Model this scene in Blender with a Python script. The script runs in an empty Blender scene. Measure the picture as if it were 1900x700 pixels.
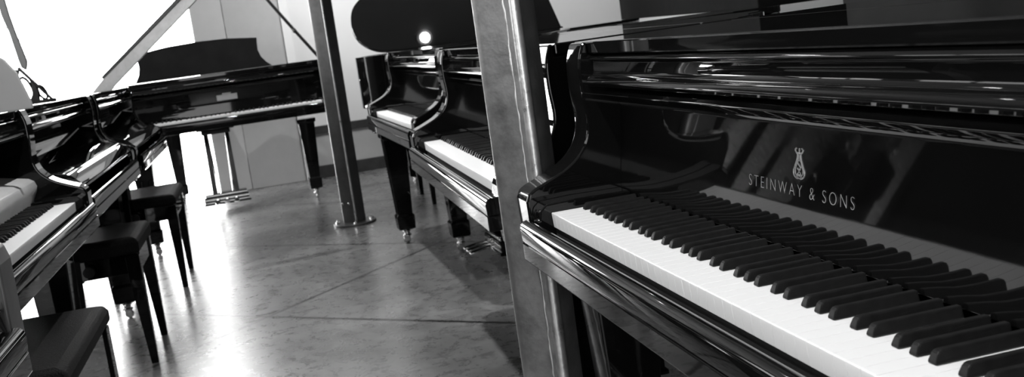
import bpy, bmesh, math, random
from mathutils import Vector, Matrix
random.seed(4)
S = bpy.context.scene
COL = S.collection
# ---------------------------------------------------------------- camera
cam = bpy.data.objects.new('camera', bpy.data.cameras.new('camera'))
COL.objects.link(cam)
RT = Vector((0.23412095, 0.96284809, -0.13457686))
UP = Vector((-0.11374303, 0.16460059, 0.97978016))
FW = Vector((-0.96553089, 0.21407989, -0.14805371))
m4 = Matrix.Identity(4)
for i in range(3):
    m4[i][0] = RT[i]; m4[i][1] = UP[i]; m4[i][2] = -FW[i]
m4.translation = Vector((1.7937, -0.4625, 1.0119))
cam.matrix_world = m4
cam.data.sensor_width = 36.0
cam.data.lens = 37.815
cam.data.clip_start = 0.05
cam.data.dof.use_dof = True
cam.data.dof.focus_distance = 1.55
cam.data.dof.aperture_fstop = 13.0
S.camera = cam
# ---------------------------------------------------------------- world, exposure
S.view_settings.view_transform = 'Standard'
S.view_settings.look = 'None'
S.view_settings.gamma = 1.0
S.view_settings.exposure = 0.0
S.view_settings.use_curve_mapping = False
w = bpy.data.worlds.new('world'); S.world = w; w.use_nodes = True
w.node_tree.nodes['Background'].inputs[0].default_value = (1, 1, 1, 1)
w.node_tree.nodes['Background'].inputs[1].default_value = 0.5
WIN = 17.0        # radiance of the daylight seen through the windows

# ---------------------------------------------------------------- materials
def mat(name, c, rough=0.5, metal=0.0, noise=None, bump=None, spec=0.5, emit=0, coat=0):
    m = bpy.data.materials.new(name); m.use_nodes = True
    nt = m.node_tree; b = nt.nodes['Principled BSDF']
    b.inputs['Base Color'].default_value = (c, c, c, 1)
    b.inputs['Roughness'].default_value = rough
    b.inputs['Metallic'].default_value = metal
    b.inputs['Specular IOR Level'].default_value = spec
    if coat: b.inputs['Coat Weight'].default_value = coat; b.inputs['Coat Roughness'].default_value = .02
    if emit:
        b.inputs['Emission Color'].default_value = (1, 1, 1, 1)
        b.inputs['Emission Strength'].default_value = emit
    tc = nt.nodes.new('ShaderNodeTexCoord')
    if noise:   # (scale, low, high, detail, rough_low, rough_high)
        n = nt.nodes.new('ShaderNodeTexNoise'); n.inputs['Scale'].default_value = noise[0]
        n.inputs['Detail'].default_value = noise[3]; n.inputs['Roughness'].default_value = .65
        nt.links.new(tc.outputs['Object'], n.inputs['Vector'])
        r = nt.nodes.new('ShaderNodeMapRange')
        r.inputs['From Min'].default_value = .3; r.inputs['From Max'].default_value = .7
        r.inputs['To Min'].default_value = noise[1]; r.inputs['To Max'].default_value = noise[2]
        nt.links.new(n.outputs['Fac'], r.inputs['Value'])
        nt.links.new(r.outputs['Result'], b.inputs['Base Color'])
        if len(noise) > 4:
            q = nt.nodes.new('ShaderNodeMapRange')
            q.inputs['From Min'].default_value = .3; q.inputs['From Max'].default_value = .7
            q.inputs['To Min'].default_value = noise[4]; q.inputs['To Max'].default_value = noise[5]
            nt.links.new(n.outputs['Fac'], q.inputs['Value'])
            nt.links.new(q.outputs['Result'], b.inputs['Roughness'])
    if bump:
        n = nt.nodes.new('ShaderNodeTexNoise'); n.inputs['Scale'].default_value = bump[0]
        n.inputs['Detail'].default_value = 6
        nt.links.new(tc.outputs['Object'], n.inputs['Vector'])
        k = nt.nodes.new('ShaderNodeBump'); k.inputs['Strength'].default_value = bump[1]
        k.inputs['Distance'].default_value = .01
        nt.links.new(n.outputs['Fac'], k.inputs['Height'])
        nt.links.new(k.outputs['Normal'], b.inputs['Normal'])
    return m
LAC = mat('black_lacquer', .004, .03, spec=.36, bump=(1.5, .02))
SATIN = mat('satin_black', .012, .3, bump=(60, .05))
IVORY = mat('ivory_key', .88, .33, spec=.4, noise=(9, .86, .9, 2))
EBONY = mat('ebony_key', .01, .45, spec=.14, noise=(80, .007, .013, 3))
BRASS = mat('polished_brass', .75, .14, 1.0, noise=(20, .68, .8, 2))
DULL = mat('inlay_metal', .34, .45, .5, noise=(300, .3, .38, 2))
STEEL = mat('painted_steel', .2, .42, .35, noise=(17, .08, .2, 10, .3, .5), bump=(90, .08))
STEELR = mat('worn_steel', .5, .3, .8, noise=(30, .4, .6, 6, .25, .4), bump=(90, .08))
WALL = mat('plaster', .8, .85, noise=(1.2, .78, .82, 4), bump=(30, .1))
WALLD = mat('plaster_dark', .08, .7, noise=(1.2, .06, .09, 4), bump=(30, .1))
GREY = mat('grey_panel', .4, .6, noise=(2.5, .36, .43, 4))
PALE = mat('pale_panel', .45, .6, noise=(2.5, .42, .48, 4))
DARK = mat('dark_skirting', .03, .4, noise=(10, .02, .045, 3))
CEIL = mat('ceiling_paint', .35, .9, noise=(1, .3, .38, 3))
LEATH = mat('black_leather', .01, .6, spec=.07, noise=(160, .007, .014, 5), bump=(260, .35))
FELT = mat('felt', .012, .95, noise=(200, .008, .016, 3))
SOUND = mat('soundboard_wood', .25, .45, noise=(12, .18, .3, 5))
PALEWOOD = mat('pale_wood', .42, .4, noise=(14, .34, .48, 4))
BEAM = mat('pale_lid_edge', .55, .35, .4, noise=(30, .5, .6, 3))
PALEW = mat('pale_rail', .85, .4, noise=(5, .82, .88, 3))
SHEEN = mat('window_sheen', .6, .3, 0, noise=(12, .55, .65, 4))  # lacquer fallboard with the window's reflection painted in as a pale colour
STEELB = mat('dark_steel', .07, .35, .3, noise=(14, .05, .09, 6), bump=(90, .04))
MATTE = mat('matte_black', .008, .8, spec=.1, noise=(9, .006, .01, 3))
GLOSSG = mat('painted_sheen', .16, .3, .2, noise=(7, .1, .24, 5))  # lacquer arm at the left edge, reflected light painted into its grey
CURT = mat('grey_cloth', .3, .9, noise=(6, .25, .34, 4))
GLOW = mat('daylight', .8, .9, emit=WIN, noise=(.8, .75, .8, 2))
GLOW2 = mat('dim_daylight', .8, .9, emit=4.0, noise=(.8, .75, .8, 2))
LAMP = mat('lamp_glow', .8, .9, emit=90, noise=(5, .75, .8, 2))

def floor_mat():
    m = bpy.data.materials.new('polished_concrete'); m.use_nodes = True
    nt = m.node_tree; L = nt.links; b = nt.nodes['Principled BSDF']
    tc = nt.nodes.new('ShaderNodeTexCoord')
    def N(scale, det, ro=.6, dist=0):
        n = nt.nodes.new('ShaderNodeTexNoise'); n.inputs['Scale'].default_value = scale
        n.inputs['Detail'].default_value = det; n.inputs['Roughness'].default_value = ro
        n.inputs['Distortion'].default_value = dist
        L.new(tc.outputs['Object'], n.inputs['Vector']); return n
    def MR(src, a, b_, c, d):
        r = nt.nodes.new('ShaderNodeMapRange')
        for k, v in zip(('From Min', 'From Max', 'To Min', 'To Max'), (a, b_, c, d)): r.inputs[k].default_value = v
        L.new(src, r.inputs['Value']); return r.outputs['Result']
    def MA(op, a, b_=None, c=None):
        n = nt.nodes.new('ShaderNodeMath'); n.operation = op
        for i, v in enumerate((a, b_, c)):
            if v is None: continue
            if isinstance(v, (int, float)): n.inputs[i].default_value = v
            else: L.new(v, n.inputs[i])
        return n.outputs[0]
    big = N(1.6, 8, .7, .9); fine = N(16, 8, .75, .5)
    tone = MA('ADD', MR(big.outputs['Fac'], .33, .67, .06, .165), MR(fine.outputs['Fac'], .35, .65, -.03, .04))
    sep = nt.nodes.new('ShaderNodeSeparateXYZ'); L.new(tc.outputs['Object'], sep.inputs[0])
    a = math.radians(46.7); ca, sa = math.cos(a), math.sin(a)
    # joints run at 46.7 degrees and across it
    u = MA('ADD', MA('MULTIPLY', sep.outputs['X'], -sa), MA('MULTIPLY', sep.outputs['Y'], ca))
    v = MA('ADD', MA('MULTIPLY', sep.outputs['X'], ca), MA('MULTIPLY', sep.outputs['Y'], sa))
    u0 = -(-2.808) * sa + (-.846) * ca; v0 = (-3.09) * ca + (-.05) * sa
    def joint(s, s0, per):
        t = MA('FRACT', MA('ADD', MA('DIVIDE', MA('SUBTRACT', s, s0), per), 50.5))
        dist = MA('MULTIPLY', MA('ABSOLUTE', MA('SUBTRACT', t, .5)), per)
        return MR(dist, .006, .015, 1, 0)
    j = MA('MAXIMUM', joint(u, u0, 1.25), joint(v, v0, 2.5))
    mix = MA('MULTIPLY', tone, MA('SUBTRACT', 1.0, MA('MULTIPLY', j, .9)))
    L.new(mix, b.inputs['Base Color'])
    L.new(MR(fine.outputs['Fac'], .3, .7, .22, .36), b.inputs['Roughness'])
    b.inputs['Specular IOR Level'].default_value = .8
    k = nt.nodes.new('ShaderNodeBump'); k.inputs['Strength'].default_value = .04; k.inputs['Distance'].default_value = .01
    L.new(big.outputs['Fac'], k.inputs['Height']); L.new(k.outputs['Normal'], b.inputs['Normal'])
    return m
CONC = floor_mat()

# ---------------------------------------------------------------- mesh helpers
class MB:
    def __init__(s): s.v = []; s.f = []
    def add(s, vs, fs):
        o = len(s.v); s.v += [tuple(p) for p in vs]; s.f += [tuple(i + o for i in f) for f in fs]; return s
    def box(s, x0, x1, y0, y1, z0, z1):
        vs = [(x, y, z) for x in (x0, x1) for y in (y0, y1) for z in (z0, z1)]
        return s.add(vs, [(0, 1, 3, 2), (4, 6, 7, 5), (0, 4, 5, 1), (2, 3, 7, 6), (0, 2, 6, 4), (1, 5, 7, 3)])
    def prism(s, poly, ax, a, b):
        def P(p, t): return {'x': (t, p[0], p[1]), 'y': (p[0], t, p[1]), 'z': (p[0], p[1], t)}[ax]
        n = len(poly)
        vs = [P(p, a) for p in poly] + [P(p, b) for p in poly]
        return s.add(vs, [tuple(range(n)), tuple(range(2 * n - 1, n - 1, -1))] + [(i, i + n, (i + 1) % n + n, (i + 1) % n) for i in range(n)])
    def rings(s, rings, closed=True, caps=True):
        n = len(rings[0]); o = []
        vs = [p for r in rings for p in r]
        for k in range(len(rings) - 1):
            for i in range(n):
                j = (i + 1) % n
                o.append((k * n + i, k * n + j, (k + 1) * n + j, (k + 1) * n + i))
        if caps:
            o.append(tuple(range(n - 1, -1, -1))); o.append(tuple((len(rings) - 1) * n + i for i in range(n)))
        return s.add(vs, o)
    def tube(s, pts, r, n=10):
        pts = [Vector(p) for p in pts]; rr = r if isinstance(r, (list, tuple)) else [r] * len(pts)
        out = []
        for i, p in enumerate(pts):
            d = (pts[min(i + 1, len(pts) - 1)] - pts[max(i - 1, 0)]).normalized()
            ref = Vector((0, 0, 1)) if abs(d.z) < .9 else Vector((1, 0, 0))
            a = d.cross(ref).normalized(); b = d.cross(a)
            out.append([p + (a * math.cos(t) + b * math.sin(t)) * rr[i] for t in [2 * math.pi * k / n for k in range(n)]])
        return s.rings(out)
    def lathe(s, prof, c=(0, 0), n=24):
        return s.rings([[(c[0] + r * math.cos(2 * math.pi * k / n), c[1] + r * math.sin(2 * math.pi * k / n), z) for k in range(n)] for r, z in prof])
    def sq(s, prof, c=(0, 0)):      # stacked squares (z, half width x, half width y)
        return s.rings([[(c[0] + i * hx, c[1] + j * hy, z) for i, j in ((-1, -1), (1, -1), (1, 1), (-1, 1))] for z, hx, hy in prof])
    def mesh(s, name, smooth=None):
        me = bpy.data.meshes.new(name); me.from_pydata(s.v, [], s.f); me.validate()
        bm = bmesh.new(); bm.from_mesh(me); bmesh.ops.recalc_face_normals(bm, faces=bm.faces)
        if smooth is not None:
            for f in bm.faces: f.smooth = True
            for e in bm.edges:
                if len(e.link_faces) == 2 and e.calc_face_angle(0) > math.radians(smooth): e.smooth = False
        bm.to_mesh(me); bm.free()
        return me
CACHE = {}
def part(name, key, fn, material, parent=None, loc=None, bevel=0, seg=2, smooth=None, label=None, kind=None):
    """one mesh object; meshes of the same key are shared"""
    k = key or name
    if k not in CACHE:
        mb = fn(); me = mb if isinstance(mb, bpy.types.Mesh) else mb.mesh(name, smooth)
        if not me.materials: me.materials.append(material)
        CACHE[k] = me
    o = bpy.data.objects.new(name, CACHE[k]); COL.objects.link(o)
    if parent: o.parent = parent
    if loc: o.location = loc
    if bevel:
        b = o.modifiers.new('bevel', 'BEVEL'); b.width = bevel; b.segments = seg; b.limit_method = 'ANGLE'
        b.angle_limit = math.radians(35); b.harden_normals = False
    if label: o['label'] = label
    if kind: o['kind'] = kind
    return o
def thing(name, label, cat, loc=(0, 0, 0), rz=0, group=None):
    o = bpy.data.objects.new(name, None); COL.objects.link(o)
    o.location = loc; o.rotation_euler = (0, 0, rz); o['label'] = label; o['category'] = cat
    if group: o['group'] = group
    return o
def tag(o, label, cat, group=None):
    o['label'] = label; o['category'] = cat
    if group: o['group'] = group
    return o
def struct(name, mb, material, bevel=0, smooth=None):
    o = part(name, name, lambda: mb, material, bevel=bevel, smooth=smooth); o['kind'] = 'structure'; return o
def catmull(pts, k=6, closed=False):
    out = []; n = len(pts); P = [Vector(p) for p in pts]
    rng = range(n if closed else n - 1)
    for i in rng:
        p0 = P[(i - 1) % n] if closed or i > 0 else P[0]
        p1 = P[i]; p2 = P[(i + 1) % n]; p3 = P[(i + 2) % n] if closed or i + 2 < n else P[-1]
        for j in range(k):
            t = j / k
            out.append(tuple(.5 * ((2 * p1) + (-p0 + p2) * t + (2 * p0 - 5 * p1 + 4 * p2 - p3) * t * t + (-p0 + 3 * p1 - 3 * p2 + p3) * t ** 3)))
    if not closed: out.append(tuple(P[-1]))
    return out

# ================================================================ the room
XF, XN, YL, YR, ZC = -7.12, 4.2, -3.9, 4.3, 3.4
struct('floor', MB().box(XF - .2, XN + .2, YL - .2, YR + .2, -.1, 0), CONC)
struct('ceiling', MB().box(XF - .2, XN + .2, YL - .2, YR + .2, ZC, ZC + .1), CEIL)
# far wall: opening for the tall window on the left of the frame (y < -0.87)
fw = MB().box(XF - .15, XF, -.87, YR + .15, 0, ZC)
fw.box(XF - .15, XF, YL - .15, -2.75, 0, ZC).box(XF - .15, XF, -2.75, -.87, 2.1, ZC)
struct('wall_far', fw, WALL)
struct('window_1', MB().box(XF - .14, XF - .10, -2.75, -.87, 0, 2.1), GLOW)
# left wall with two tall windows
lw = MB().box(XF - .15, XN + .15, YL - .15, YL, 2.9, ZC).box(XF - .15, -6.75, YL - .15, YL, 0, 1.0).box(-6.15, 1.3, YL - .15, YL, 0, 1.0).box(1.3, XN + .15, YL - .15, YL, 0, .25).box(4.1, XN + .15, YL - .15, YL, .25, 1.0)
for a, b in ((XF - .15, -6.7), (-3.9, -3.2), (-.6, 1.3), (4.1, XN + .15)): lw.box(a, b, YL - .15, YL, 1.0, 2.9)
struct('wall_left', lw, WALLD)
struct('window_2', MB().box(-6.7, -3.9, YL - .13, YL - .1, 1.0, 2.9), GLOW2)
struct('window_6', MB().box(-6.75, -6.15, YL - .13, YL - .1, 0, 1.0), GLOW2)
struct('window_3', MB().box(-3.2, -.6, YL - .13, YL - .1, 1.0, 2.9), GLOW2)
struct('window_4', MB().box(1.3, 4.1, YL - .13, YL - .1, .25, 2.9), GLOW2)
mull = MB()
for x in (-5.77, -4.83, -2.33, -1.47, 2.0, 2.8): mull.box(x - .025, x + .025, YL - .1, YL - .05, 1.0, 2.9)
struct('trim_1', mull, DARK)
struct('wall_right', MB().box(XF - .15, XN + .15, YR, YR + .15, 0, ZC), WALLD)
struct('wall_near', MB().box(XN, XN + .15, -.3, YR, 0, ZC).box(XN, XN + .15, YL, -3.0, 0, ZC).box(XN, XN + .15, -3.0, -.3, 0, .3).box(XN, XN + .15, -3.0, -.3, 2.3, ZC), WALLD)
struct('added_window_5', MB().box(XN + .1, XN + .13, -3.0, -.3, .3, 2.3), GLOW2)  # unseen window behind the camera, added to brighten the arm bevels
# grey lining panels, light corner strip, dado and skirting on the far wall
struct('trim_2', MB().box(XF, XF + .03, -.865, -.62, 0, ZC), PALE, .004)
struct('trim_3', MB().box(XF, XF + .035, -.615, -.185, 0, ZC), GREY, .004)
struct('trim_4', MB().box(XF, XF + .06, -.18, -.11, 0, ZC), WALL, .004)
struct('trim_5', MB().box(XF, XF + .035, -.105, YR, .36, .425), DARK, .004)
struct('trim_6', MB().box(XF, XF + .02, -.105, YR, .1, .36), GREY, .002)
struct('baseboard_far', MB().box(XF, XF + .03, -.105, YR, 0, .1), DARK, .004)

# ================================================================ grand pianos
ZK = .683
# front edge of the side arms: (y, z), S-curve from the lid down to the cheek
ARM_FRONT = catmull([(.108, .966), (.097, .93), (.096, .88), (.100, .83), (.095, .798), (.081, .773), (.055, .751), (.02, .734), (-.012, .721)], 5)
def arm_mb(x0, x1, alt=None):
    if alt:
        return MB().prism(catmull([(.118, .966), (.10, .93), (.085, .88), (.055, .835), (.02, .808), (-.010, .797)], 5) + [(-.026, .787), (-.032, .765), (-.030, .62), (-.024, .572), (.32, .572), (.32, .943), (.125, .943), (.125, .966)], 'x', x0, x1)
    poly = list(ARM_FRONT) + [(-.024, .714), (-.030, .700), (-.028, .62), (-.022, .572), (.32, .572), (.32, .943), (.118, .943), (.118, .966)]
    return MB().prism(poly, 'x', x0, x1)
def outline(L, inset=0.0, y0=.32):
    """plan of the case from the bass side round the tail to the treble side"""
    a, b = -.13 + inset, 1.355 - inset
    p = [(a, y0), (a, y0 + .3), (a, L * .6), (a + .0, L - .28)]
    t = catmull([(a, L - .28), (a + .03, L - .12 - inset), (a + .14, L - .02 - inset), (a + .30, L - inset), (a + .48, L - .05 - inset),
                 (a + .63, L - .22 - inset * .8), (a + .75, L - .52 - inset * .3), (b - .48, max(L - .85, y0 + .35)), (b - .25, max(L - 1.08, y0 + .22)), (b - .07, max(L - 1.25, y0 + .14)), (b, max(L - 1.42, y0 + .08))], 5)
    return p[:3] + t + [(b, y0)]
def rim_mb(L):
    o, i = outline(L), outline(L, .05)
    n = len(o); vs = [];
    for z in (.60, .943):
        vs += [(x, y, z) for x, y in o] + [(x, y, z) for x, y in i]
    fs = []
    for k in range(n - 1):
        fs += [(k, k + 1, k + 1 + 2 * n, k + 2 * n), (n + k, 3 * n + k, 3 * n + k + 1, n + k + 1),
               (k, n + k, n + k + 1, k + 1), (2 * n + k, 2 * n + k + 1, 3 * n + k + 1, 3 * n + k)]
    fs += [(0, 2 * n, 3 * n, n), (n - 1, 2 * n - 1, 4 * n - 1, 3 * n - 1)]
    return MB().add(vs, fs)
def board_mb(L, z0, z1, inset, y0=.32, y1=None):
    return MB().prism(outline(L, inset, y0) , 'z', z0, z1)
FB_OPEN = [(.150, .690), (.1505, .71), (.166, .845), (.161, .856), (.142, .861), (.134, .868), (.138, .876), (.150, .880), (.178, .880), (.178, .690)]
FB_CLOSED = [(-.014, .690), (-.026, .698), (-.025, .710), (.006, .742), (.02, .748), (.10, .768), (.15, .80), (.165, .84), (.165, .88), (.18, .88), (.18, .79), (.14, .755), (.09, .735), (.02, .715), (.0, .700)]
FB_LOW = [(.120, .690), (.116, .705), (.106, .725), (.101, .742), (.106, .757), (.120, .766), (.18, .778), (.30, .80), (.30, .784), (.18, .757), (.15, .69)]
RAIL = [(.112, .888), (.107, .894), (.110, .902), (.120, .907), (.124, .912), (.124, .930), (.118, .936), (.124, .943), (.32, .943), (.32, .906), (.165, .888)]
SLIP = [(-.047, .631), (-.049, .655), (-.047, .662), (-.042, .667), (-.035, .669), (-.029, .667), (-.024, .661), (-.023, .631)]
WHITE_X = [i for i in range(52)]
BLACK = []
for o_ in range(-1, 8):
    for nme, i_, off in (('A', 5, .16), ('C', 7, -.12), ('D', 8, .12), ('F', 10, -.16), ('G', 11, 0)):
        k_ = o_ * 7 + 2 + i_ - 7 + 0
        x_ = (k_ + 1 + off)
        if .5 < x_ < 51 : BLACK.append(x_ * .0235)
BLACK = sorted(set(round(b, 5) for b in BLACK))
def white_mb():
    pr = [(0.0006, -.026), (-.0008, -.004), (-.0008, -.001), (0, 0), (.149, 0), (.149, -.026)]
    return MB().prism(pr, 'x', -.0115, .0115)
def black_mb():
    def ring(y, z, h): return [(-h, y, z), (h, y, z)]
    mb = MB()
    sec = [(.050, .0003, .0064), (.0508, .0035, .0061), (.0535, .0092, .0051), (.0555, .0114, .0044), (.0585, .0124, .0040), (.147, .0124, .0040), (.148, .0003, .0064)]
    vs = [(s * h, y, z) for y, z, h in sec for s in (-1, 1)]
    # side walls splay to the base
    base = [(s * .0062, y, .0003) for y in (.050, .148) for s in (-1, 1)]
    n = len(sec)
    fs = [(2 * i, 2 * i + 1, 2 * i + 3, 2 * i + 2) for i in range(n - 1)]
    fs += [tuple(2 * i for i in range(n)), tuple(2 * i + 1 for i in range(n - 1, -1, -1)), (0, 1, 2 * n - 1, 2 * n - 2)]
    return mb.add(vs, fs)
def leg_mb():
    return MB().sq([(.57, .066, .066), (.545, .066, .066), (.54, .056, .056), (.15, .038, .038), (.145, .046, .046), (.075, .043, .043), (.068, .024, .024)])
def caster_parts(parent, c):
    x, y = c
    o = part('caster', 'caster', lambda: MB().lathe([(.017, .068), (.021, .062), (.015, .055), (.015, .045), (.022, .042), (.022, .036), (.008, .034)])
             .box(-.013, -.010, -.016, .012, .012, .04).box(.010, .013, -.016, .012, .012, .04), BRASS, parent, bevel=.001, smooth=40, label='brass caster')
    def wheel():
        return MB().rings([[(xx, -.004 + r * math.cos(t), .0185 + r * math.sin(t)) for t in [2 * math.pi * k / 20 for k in range(20)]] for xx, r in ((-.009, .015), (-.006, .0185), (.006, .0185), (.009, .015))])
    part('wheel', 'wheel', wheel, BRASS, o, smooth=40)
    return o
def leg(root, x, y):
    l = part('leg', 'leg', leg_mb, LAC, root, (x, y, 0), bevel=.004)
    caster_parts(l, (0, 0))
def lyre(root, x=.6125, y=.30):
    l = part('pedal_lyre', 'pedal_lyre', lambda: MB().box(-.13, .13, -.06, .06, .575, .600).box(-.10, .10, -.045, .045, .545, .575)
             .sq([(.55, .014, .022), (.12, .018, .026)], (-.075, 0)).sq([(.55, .014, .022), (.12, .018, .026)], (.075, 0))
             .box(-.155, .155, -.055, .055, .055, .105).box(-.145, .145, -.048, .048, .105, .125).box(-.165, .165, -.062, .062, .045, .058), LAC, root, (x, y, 0), bevel=.003)
    for dx in (-.065, 0, .065):
        part('pedal', 'pedal', lambda: MB().rings([[(s * wd, yy, zz + t) for s, t in ((-1, -.004), (1, -.004), (1, .004), (-1, .004))]
             for yy, zz, wd in ((-.05, .078, .008), (-.09, .078, .009), (-.12, .074, .016), (-.16, .066, .019), (-.175, .062, .014))]), BRASS, l, (dx, 0, 0), bevel=.002, label='brass pedal')
    part('glint_strip', 'glint', lambda: MB().box(-.157, .157, -.058, -.054, .060, .068).box(-.157, .157, -.058, -.054, .080, .092).box(-.147, .147, -.051, -.047, .108, .118), BRASS, l, bevel=.001, label='bright strips standing in for reflections on the ledges')  # bright strips paint the reflections along the box ledges
    for dx in (-.05, .05):
        part('brace_rod', 'brace%g' % dx, lambda: MB().tube([(dx, .05, .1), (dx * 1.4, .32, .60)], .007, 10), BRASS, l)
    return l
def star_text(body, size, width, material, parent, loc, name='lettering'):
    cu = bpy.data.curves.new('lettering', 'FONT'); cu.body = body; cu.size = size; cu.extrude = .00015; cu.offset = -.0006
    cu.align_x = 'LEFT'; cu.space_character = 1.0
    o = bpy.data.objects.new('t', cu); COL.objects.link(o)
    bpy.context.view_layer.update()
    w0 = o.dimensions.x
    cu.space_character = 1.0 + (width - w0) / (len(body) * size * .6)
    bpy.context.view_layer.update()
    for _ in range(4):
        w0 = o.dimensions.x; cu.space_character += (width - w0) / (len(body) * size * .6); bpy.context.view_layer.update()
    dg = bpy.context.evaluated_depsgraph_get()
    me = bpy.data.meshes.new_from_object(o.evaluated_get(dg)); me.name = name
    bpy.data.objects.remove(o)
    me.materials.clear(); me.materials.append(material)
    t = bpy.data.objects.new(name, me); COL.objects.link(t); t.parent = parent
    t.location = loc; t.rotation_euler = (math.pi / 2 - .1143, 0, 0)
    return t
def emblem_mb(h=.040):
    """lyre crest with a scroll inside: curved tubes lying on the fallboard"""
    mb = MB(); y = 0
    def T(pts, r=.00075, closed=False):
        q = catmull([(a * h, 0, b * h) for a, b in pts], 6, closed)
        if closed: q = q + [q[0]]
        mb.tube(q, r, 6)
    for s in (-1, 1):
        T([(s * .11, .96), (s * .17, .90), (s * .12, .82), (s * .07, .76), (s * .09, .62), (s * .17, .42), (s * .24, .26), (s * .22, .12), (s * .10, .03), (0, .05)], .0011)
        T([(s * .04, .74), (s * .06, .60), (s * .12, .42), (s * .17, .27), (s * .14, .15), (s * .04, .11)], .0007)
        T([(s * .02, .02), (s * .10, .10), (s * .06, .17), (0, .12)], .0007)
    mb.box(-.09 * h, .09 * h, -.0006, .0006, .80 * h, .83 * h)
    for dx in (-.02, .02): mb.tube([(dx * h, 0, .80 * h), (dx * h, 0, .62 * h)], .0004, 5)
    T([(.07, .56), (0, .60), (-.07, .53), (0, .45), (.07, .37), (0, .29), (-.07, .34)], .0012)
    T([(0, .24), (.05, .18), (0, .10), (-.05, .18)], .0007, True)
    mb.tube([(0, 0, .78 * h), (0, 0, .96 * h)], .0009, 6)
    return mb
def grand(name_loc, rz, label, L=1.95, fall='open', keys=True, lid='closed', front=True, legs=((.0, .10), (1.225, .10)), tail_leg=True, do_lyre=True, group='black grand pianos', arm=None):
    r = thing('grand_piano', label, 'piano', name_loc, rz, group)
    part('case', 'rim%g' % L, lambda: rim_mb(L), LAC, r, smooth=30)
    part('bottom_board', 'bot%g' % L, lambda: board_mb(L, .605, .64, .052, .33), SATIN, r)
    part('soundboard', 'snd%g' % L, lambda: board_mb(L, .80, .81, .052, .33), SOUND, r)
    for s, (a, b) in enumerate(((-.13, -.052), (1.277, 1.355))):
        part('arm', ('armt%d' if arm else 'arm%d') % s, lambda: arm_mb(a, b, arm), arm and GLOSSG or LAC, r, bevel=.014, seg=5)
    for s, (a, b) in enumerate(((-.0515, -.002), (1.227, 1.2765))):
        part('key_block', 'kb%d' % s, lambda: MB().prism([(-.022, .632), (-.024, .665), (-.020, .688), (-.008, .698), (.05, .700), (.148, .698), (.148, .632)], 'x', a, b), LAC, r, bevel=.003)
    part('keybed', 'keybed', lambda: MB().box(-.0515, 1.2765, -.048, .318, .597, .6305), LAC, r, bevel=.003)
    part('keyslip', 'keyslip', lambda: MB().prism(SLIP, 'x', -.0515, 1.2765), LAC, r, bevel=.0015, smooth=50)
    prof = {'open': FB_OPEN, 'closed': FB_CLOSED, 'low': FB_LOW}[fall]
    fb = part('fallboard', 'fb' + fall, lambda: MB().prism(prof, 'x', -.051, 1.276), SHEEN if fall == 'low' else LAC, r, bevel=.0012, smooth=40)
    if fall == 'low':
        part('name_board', 'nb', lambda: MB().prism([(.31, .70), (.31, .887), (.318, .887), (.318, .70)], 'x', -.069, 1.294), LAC, r, bevel=.001)
    part('front_rail', 'rail', lambda: MB().prism(RAIL, 'x', -.0515, 1.2765), LAC, r, bevel=.0015, smooth=50)
    if keys:
        for i in range(52):
            part('white_key', 'wk', white_mb, IVORY, r, ((i + .5) * .0235, 0, ZK), bevel=.0006)
        for b in BLACK:
            part('black_key', 'bk', black_mb, EBONY, r, (b, 0, ZK), bevel=.0014)
        part('key_felt', 'kfelt', lambda: MB().box(-.001, 1.226, .004, .147, .632, .656), FELT, r)
    if lid == 'closed':
        part('lid_flap', 'flap', lambda: MB().box(-.1365, 1.3615, .119, .43, .9445, .967), LAC, r, bevel=.0028, seg=2)
        part('lid', 'lid%g' % L, lambda: MB().prism(outline(L, -.0065, .4325), 'z', .9445, .967), LAC, r, bevel=.004)
    for x, y in legs: leg(r, x, y)
    if tail_leg: leg(r, .25, L - .3)
    if do_lyre: lyre(r, y=.45 if rz > 3 else .30)
    return r, fb

# --- the big piano on the right
P1, fb1 = grand((0, 0, 0), 0, 'nearest black grand piano on the right with pale lettering above its open keyboard', L=2.1)
star_text('STEINWAY & SONS', .0228, .262, DULL, fb1, (.469, .1555, .7595))
em = part('crest', 'crest', emblem_mb, DULL, fb1, (.606, .1583, .781), smooth=60, label='small metal lyre crest'); em.rotation_euler = (-.1143, 0, 0); em.scale = (1.4, 1, 1)
# --- its two neighbours behind the steel post
P2, _ = grand((-1.6389, .0329, 0), -.0226, 'black grand piano directly behind the near steel post, middle of the right row', L=1.15, legs=((.12, .33), (1.225, .10)), tail_leg=False, do_lyre=False)
lyre(P2, .64, .40)
P3, _ = grand((-3.6073, .1012, 0), .015, 'black grand piano at the far end of the right row', L=1.35, legs=((.0, .06), (.456, .248), (1.2, .36)), tail_leg=False, do_lyre=False)
lyre(P3, .80, .38)
# --- the left row, turned to face the aisle
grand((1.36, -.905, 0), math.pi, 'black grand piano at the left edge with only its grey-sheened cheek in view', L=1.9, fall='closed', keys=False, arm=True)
P5, _ = grand((-.275, -1.02, 0), math.pi, 'black grand piano in the left row with its keyboard uncovered', L=1.85, fall='low')
P6, _ = grand((-1.79, -1.05, 0), math.pi, 'black grand piano with closed key cover, next behind the open keyboard on the left', L=1.85, fall='closed', keys=False)
P7, _ = grand((-3.345, -1.05, 0), math.pi, 'black grand piano with closed key cover, last in the left row before the rear piano', L=1.85, fall='closed', keys=False)
bt = tag(part('lid_edge_board', 'lid_edge', lambda: MB().prism([(-1.182, .968), (-1.118, 1.028), (-.70, 1.352), (-.40, 1.59), (-.37, 1.55), (-.67, 1.312), (-1.08, .985), (-1.095, .968)], 'x', -3.42, -3.39), BEAM, bevel=.003),  # board stands in for a raised piano lid's edge, paled by window light
         'pale board standing in for a raised lid edge before the bright window', 'board')
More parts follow.
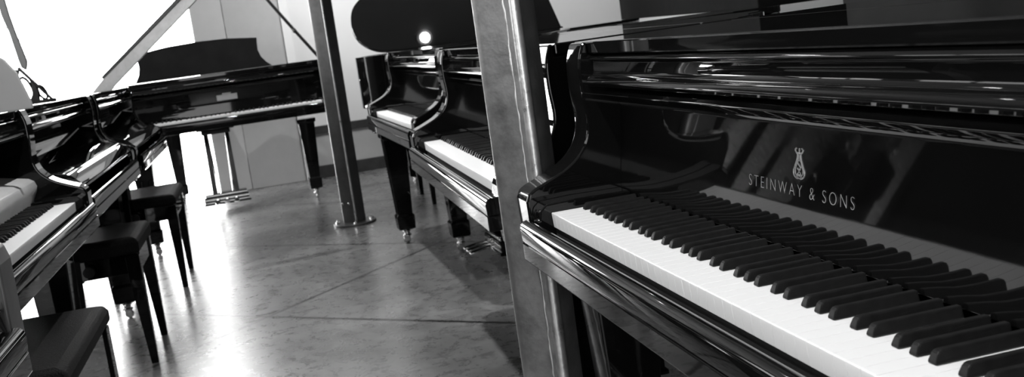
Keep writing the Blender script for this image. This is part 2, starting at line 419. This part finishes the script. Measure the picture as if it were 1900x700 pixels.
part('dark_edge', 'lid_edge2', lambda: MB().prism([(-1.122, 1.026), (-1.125, 1.036), (-.71, 1.366), (-.41, 1.602), (-.40, 1.588), (-.70, 1.350)], 'x', -3.42, -3.385), SATIN, bt, bevel=.001)

# --- the rear piano facing us with its music desk up
PF, fbF = grand((-5.83, -1.25, 0), 1.60, 'black grand piano at the back facing the camera with its music desk up', L=1.24, legs=((1.09, .07), (.144, 1.03)), tail_leg=False, do_lyre=False)
lyre(PF, .47, .29)
def desk_mb():
    y = 0
    bot, top = [], []
    pts = [(.005, 0), (.035, .05), (.048, .10), (.045, .15), (.040, .195), (.25, .222), (.45, .230), (.65, .226), (.857, .205), (.853, .17), (.85, .12), (.865, .07), (.895, .03), (.93, .0)]
    sh = .13
    lo = [(x, sh + .0 + z * .15, .969 + z) for x, z in pts]; hi = [(x, sh + .022 + z * .15, .969 + z) for x, z in pts]
    n = len(pts)
    return MB().add(lo + hi, [tuple(range(n)), tuple(range(2 * n - 1, n - 1, -1))] + [(i, i + n, (i + 1) % n + n, (i + 1) % n) for i in range(n)])
part('music_desk', 'desk', desk_mb, MATTE, PF, bevel=.003)
part('lid_prop', 'prop', lambda: MB().tube([(1.28, .40, .985), (1.15, .40, 1.18), (1.14, .40, 1.19), (1.13, .40, 1.21), (.62, .40, 2.0)], [.012, .012, .017, .012, .011], 10), SATIN, PF)
part('maker_inlay', 'inlayF', lambda: MB().box(.52, .66, .1475, .1495, .775, .815).box(.56, .62, .147, .1495, .815, .825), DULL, fbF, bevel=.001, label='small worn metal maker inlay')

# --- piano behind the right row, its lid standing open
P9 = thing('grand_piano', 'black grand piano behind the right row with its lid raised', 'piano', (-5.43, 1.72, 0), math.pi, 'black grand pianos')
part('case', 'rim1.5', lambda: rim_mb(1.5), LAC, P9, smooth=30)
part('bottom_board', 'bot1.5', lambda: board_mb(1.5, .605, .64, .052, .33), SATIN, P9)
for s, (a, b) in enumerate(((-.13, -.052), (1.277, 1.355))): part('arm', 'arm%d' % s, lambda: arm_mb(a, b), LAC, P9, bevel=.014, seg=5)
part('keybed', 'keybed', None, LAC, P9, bevel=.003); part('keyslip', 'keyslip', None, LAC, P9); part('fallboard', 'fbclosed', None, LAC, P9)
part('front_rail', 'rail', None, LAC, P9)
part('soundboard', 'snd1.5', lambda: board_mb(1.5, .80, .81, .052, .33), SOUND, P9)
for x, y in ((0, .1), (1.225, .1), (.25, 1.2)): leg(P9, x, y)
lyre(P9)
def raised_lid():
    ol = [(-.13, .12)] + outline(1.5, -.0, .16)[1:-1] + [(1.36, .14)]
    mb = MB().prism([(x + .13, y) for x, y in ol], 'z', 0, .022)
    a = math.radians(44)
    mb.v = [(-.13 + x * math.cos(a) - z * math.sin(a), y, .942 + x * math.sin(a) + z * math.cos(a)) for x, y, z in mb.v]
    return mb
part('lid', 'raisedlid', raised_lid, LAC, P9, bevel=.004)

# --- long black cabinet at the back right
cab = thing('display_cabinet', 'long black cabinet with a pale rail, seen over the lids of the right row', 'cabinet', (-2.07, 1.46, 0), math.atan2(2.12 - 1.46, -5.53 + 2.07))
part('lower_body', 'cb1', lambda: MB().box(0, 3.52, -.34, 0, 0, .86), SATIN, cab, bevel=.004)
part('rail', 'cb2', lambda: MB().box(.0, 3.52, -.33, -.002, .86, .952), PALEW, cab, bevel=.004, label='pale rail')
part('upper_body', 'cb3', lambda: MB().box(0, 3.52, -.34, .004, .952, 1.75), MATTE, cab, bevel=.004)

# ================================================================ steel posts
def post_mb(w, rnd, h):
    hw = w / 2; pts = []
    for cx, cy, a0 in ((hw - rnd, -(hw - rnd), -90), (hw - rnd, hw - rnd, 0), (-(hw - rnd), hw - rnd, 90), (-(hw - rnd), -(hw - rnd), 180)):
        for k in range(7):
            t = math.radians(a0 + 15 * k); pts.append((cx + rnd * math.cos(t), cy + rnd * math.sin(t)))
    return MB().prism(pts, 'z', 0.012, h)
def base_plate():
    return MB().lathe([(.125, 0), (.125, .010), (.121, .014), (.0, .014)], n=40)
def post(label, x, y, rz, w, bolts, base=True, m=None):
    m = m or STEEL
    r = thing('steel_post', label, 'post', (x, y, 0), rz, 'steel posts')
    part('shaft', 'shaft%g' % w, lambda: post_mb(w, w * .2, ZC), m, r, smooth=30)
    def seam():
        pts = [(w / 2 - .002 + random.uniform(-.0006, .0006), -w * .27 + random.uniform(-.0012, .0012), .02 + i * (ZC - .04) / 220) for i in range(221)]
        return MB().tube(pts, [random.uniform(.0018, .0034) for _ in pts], 7)
    def seam2():
        return MB().tube([(w / 2 - .0015, w * .0, .02), (w / 2 - .0015, w * .0, ZC - .02)], .0012, 6)
    if base:
        part('base_plate', 'bp', base_plate, STEELB, r, smooth=40)
        for a in (40, 130, 220, 310):
            part('anchor_bolt', 'ab', lambda: MB().lathe([(.013, .014), (.013, .022), (.006, .024), (.006, .034), (.0, .035)], n=6), BRASS, r, (.1 * math.cos(math.radians(a)), .1 * math.sin(math.radians(a)), 0))
    for z in bolts:
        for d in (-.022, .022):
            part('bolt', 'pb', lambda: MB().rings([[(xx, r_ * math.cos(t), r_ * math.sin(t)) for t in [math.pi / 3 * k for k in range(6)]] for xx, r_ in ((0, .009), (.006, .009), (.008, .004))]), BRASS, r, (w / 2 - .001, d, z), label='bright bolt head')
    return r
pA = post('near round-cornered steel post standing between the two closest pianos on the right', -.205, .012, math.radians(-38), .098, ())
def weld():
    pts = [(.049 - .0012, .0235 + random.uniform(-.0012, .0012), .02 + i * (ZC - .04) / 260) for i in range(261)]
    return MB().tube(pts, [random.uniform(.0016, .0034) for _ in pts], 7)
part('weld_seam', 'weld', weld, STEELR, pA, smooth=60, label='rough weld seam')
part('corner_bar', 'cbar', lambda: MB().tube([(.0405, .0405, .014), (.0405, .0405, ZC)], .011, 16), STEELR, pA, smooth=60, label='shiny rounded corner bar')
pB = post('slim steel post on a round base plate in the middle of the floor', -4.50, -.03, math.radians(-41), .106, (1.37, .13), m=STEELB)

part('corner_bar', 'cbarB', lambda: MB().tube([(.0475, .0475, .014), (.0475, .0475, ZC)], .006, 12), STEELR, pB, smooth=60, label='shiny corner bar')

# ================================================================ benches
def bench(label, x, y, rz, w=.56, d=.34, h=.50, leg_in=.02, thick=.055, apron=.07, splay=0):
    r = thing('piano_bench', label, 'bench', (x, y, 0), rz, 'black piano benches')
    def cushion():
        out = []
        for z, i in ((h - thick, .004), (h - thick + .01, 0), (h - .02, 0), (h - .006, .008), (h, .028)):
            out.append([(sx * (w / 2 - i) + 0, sy * (d / 2 - i), z) for sx, sy in ((-1, -1), (1, -1), (1, 1), (-1, 1))])
        return MB().rings(out)
    part('seat', 'seat%g%g%g' % (w, d, h), cushion, LEATH, r, bevel=.006, seg=3)
    part('apron', 'apron%g%g%g%g' % (w, d, h, apron), lambda: MB().box(-w / 2 + .012, w / 2 - .012, -d / 2 + .012, d / 2 - .012, h - thick - apron, h - thick), LAC, r, bevel=.003)
    for sx in (-1, 1):
        for sy in (-1, 1):
            cx, cy = sx * (w / 2 - .03), sy * (d / 2 - .03)
            part('leg', 'bl%g%g%g%g%g%g' % (w, d, h, sx, sy, apron), lambda: MB().rings([[(cx + sx * e + i * q, cy + sy * e + j * q, z) for i, j in ((-1, -1), (1, -1), (1, 1), (-1, 1))] for z, q, e in ((h - thick - .005, .024, 0), (h - thick - apron, .024, 0), (0, .012, splay))]), LAC, r, bevel=.002)
    for sx in (-1, 1):
        part('knob', 'kn%g%g%g' % (w, h, sx), lambda: MB().tube([(sx * (w / 2 - .013), 0, h - thick - .035), (sx * (w / 2 + .010), 0, h - thick - .035), (sx * (w / 2 + .012), 0, h - thick - .035), (sx * (w / 2 + .034), 0, h - thick - .035)], [.007, .007, .019, .019], 16), SATIN, r)
    return r
bench('nearest black box bench in the left foreground with a boxy solid apron', -.69, -1.065, 0, w=.60, d=.32, h=.475, apron=.34, thick=.05)
bench('black padded bench in front of the left row, second from the camera', -2.37, -1.125, 0, w=.45, d=.35, h=.465, splay=.01, thick=.06)
bench('farthest black bench of the left row, thin-legged against the bright floor', -3.72, -1.10, 0, w=.54, d=.38, h=.455, thick=.05)
bench('black bench in the shade beyond the far end of the right row', -4.95, .62, 0, w=.56, d=.34, h=.45, thick=.04)

# ================================================================ music desks on the left row
dk = thing('music_desk', 'openwork black music desk standing on the left row pianos against the window', 'music desk', (-2.3, -1.2, .967), 0)
def pane(polys):
    mb = MB()
    for p in polys: mb.prism([(y + 1.2, z - .967) for y, z in p], 'x', -.012, .012)
    return mb
def ringpoly(cy, cz, ry, rz_, tilt, wd=.006, n=22):
    pts = []
    for k in range(n + 1):
        t = 2 * math.pi * k / n; a, b = ry * math.cos(t), rz_ * math.sin(t)
        pts.append((0, cy + a * math.cos(tilt) - b * math.sin(tilt) + 1.2, cz + a * math.sin(tilt) + b * math.cos(tilt) - .967))
    return pts
part('slanted_edge', 'dk1', lambda: pane([[(-1.249, 1.105), (-1.154, .974), (-1.163, .973), (-1.255, 1.097)]]), SATIN, dk, bevel=.002)
part('upright', 'dk2', lambda: pane([[(-1.229, 1.073), (-1.206, 1.042), (-1.200, 1.01), (-1.204, .976), (-1.236, .976), (-1.222, 1.004), (-1.218, 1.035)]]), SATIN, dk, bevel=.002)
part('end_bracket', 'dk3', lambda: pane([[(-1.280, 1.098), (-1.250, 1.094), (-1.262, 1.06), (-1.258, 1.02), (-1.236, .976), (-1.256, .976), (-1.272, 1.01)]]), SATIN, dk, bevel=.002)
def ringsmb():
    mb = MB()
    mb.tube(ringpoly(-1.238, 1.025, .017, .042, .25), .0045, 8); mb.tube(ringpoly(-1.19, 1.006, .012, .026, .35), .004, 8); return mb
part('scroll_ring', 'dk4', ringsmb, SATIN, dk, smooth=60)
part('foot_rail', 'dk5', lambda: pane([[(-1.262, .981), (-1.15, .981), (-1.15, .968), (-1.262, .968)]]), SATIN, dk, bevel=.002)
part('prop_stick', 'dk6', lambda: pane([[(-1.284, 1.46), (-1.262, 1.46), (-1.246, 1.281), (-1.237, 1.22), (-1.219, 1.12), (-1.222, 1.105), (-1.228, 1.09), (-1.240, 1.10), (-1.245, 1.127), (-1.256, 1.222), (-1.270, 1.283)]]), GREY, dk, bevel=.002)
part('wire', 'dk7', lambda: MB().tube([(0, -1.238 + 1.2, 1.21 - .967), (0, -1.188 + 1.2, 1.119 - .967)], .0012, 6).tube([(0, -1.30 + 1.2, 1.29 - .967), (0, -1.262 + 1.2, 1.24 - .967), (0, -1.246 + 1.2, 1.24 - .967)], .002, 6), SATIN, dk)
d5 = tag(part('music_desk', 'd5', lambda: MB().prism([(-1.069, 1.068), (-1.048, .989), (-1.046, .9685), (-1.5, .9685), (-1.5, 1.13), (-1.11, 1.118), (-1.095, 1.108)], 'x', -1.33, -1.31), GREY, bevel=.003),  # grey colour stands in for light reflected off the desk
         'music desk panel coloured grey for its reflection, cut off by the left edge of the picture', 'music desk')

# ================================================================ ceiling lamps (all but the first unseen, added to brighten keys and far wall)
def lamp(x, y, label):
    r = thing('ceiling_lamp', label, 'lamp', (x, y, 0), 0, 'ceiling spotlights')
    part('housing', 'lh', lambda: MB().lathe([(.02, ZC), (.02, ZC - .12), (.07, ZC - .14), (.075, ZC - .26), (.07, ZC - .26), (.065, ZC - .16)], n=24), SATIN, r, smooth=40)
    part('bulb', 'lb', lambda: MB().lathe([(.01, ZC - .17), (.028, ZC - .20), (.032, ZC - .23), (.02, ZC - .245), (.0, ZC - .25)], n=20), LAMP, r, smooth=60)
    return r
def spot(root, aim, power, deg):
    l = bpy.data.lights.new('spot', 'SPOT'); l.energy = power; l.spot_size = math.radians(deg); l.spot_blend = .6; l.shadow_soft_size = .04
    o = bpy.data.objects.new('spot', l); COL.objects.link(o); o.parent = root
    src = Vector((0, 0, ZC - .28)); o.location = src
    d = Vector(aim) - (Vector(root.location) + src)
    o.rotation_euler = d.to_track_quat('-Z', 'Y').to_euler()
for x, y, aim, pw, lab in ((-5.42, 1.01, (-7.1, 1.3, 1.2), 170, 'ceiling spotlight above the raised lid at the back'),  # bulb is mirrored in the lid; its beam on the wall is added
                      (.75, -.75, (.55, .0, .68), 230, 'unseen ceiling spotlight added to brighten the nearest open keyboard'),
                      (-1.15, -.75, (-1.2, .0, .68), 300, 'unseen ceiling spotlight added to brighten the second piano of the right row'),
                      (-3.1, -.6, (-3.1, .1, .68), 300, 'unseen ceiling spotlight added to brighten the far piano of the right row'),
                      (-1.0, -.35, (-.95, -1.1, .68), 200, 'unseen ceiling spotlight added to brighten the uncovered keyboard of the left row'),
                      (-4.9, -.6, (-5.7, -.6, .68), 160, 'unseen ceiling spotlight added to brighten the rear piano'),
                      (-5.9, .1, (-7.1, .5, 1.3), 90, 'unseen ceiling spotlight added to wash the far wall beside the corner strip')):
    r = lamp(x, y, lab)
    if aim: spot(r, aim, pw, 100 if aim[0] < -7 else 52)
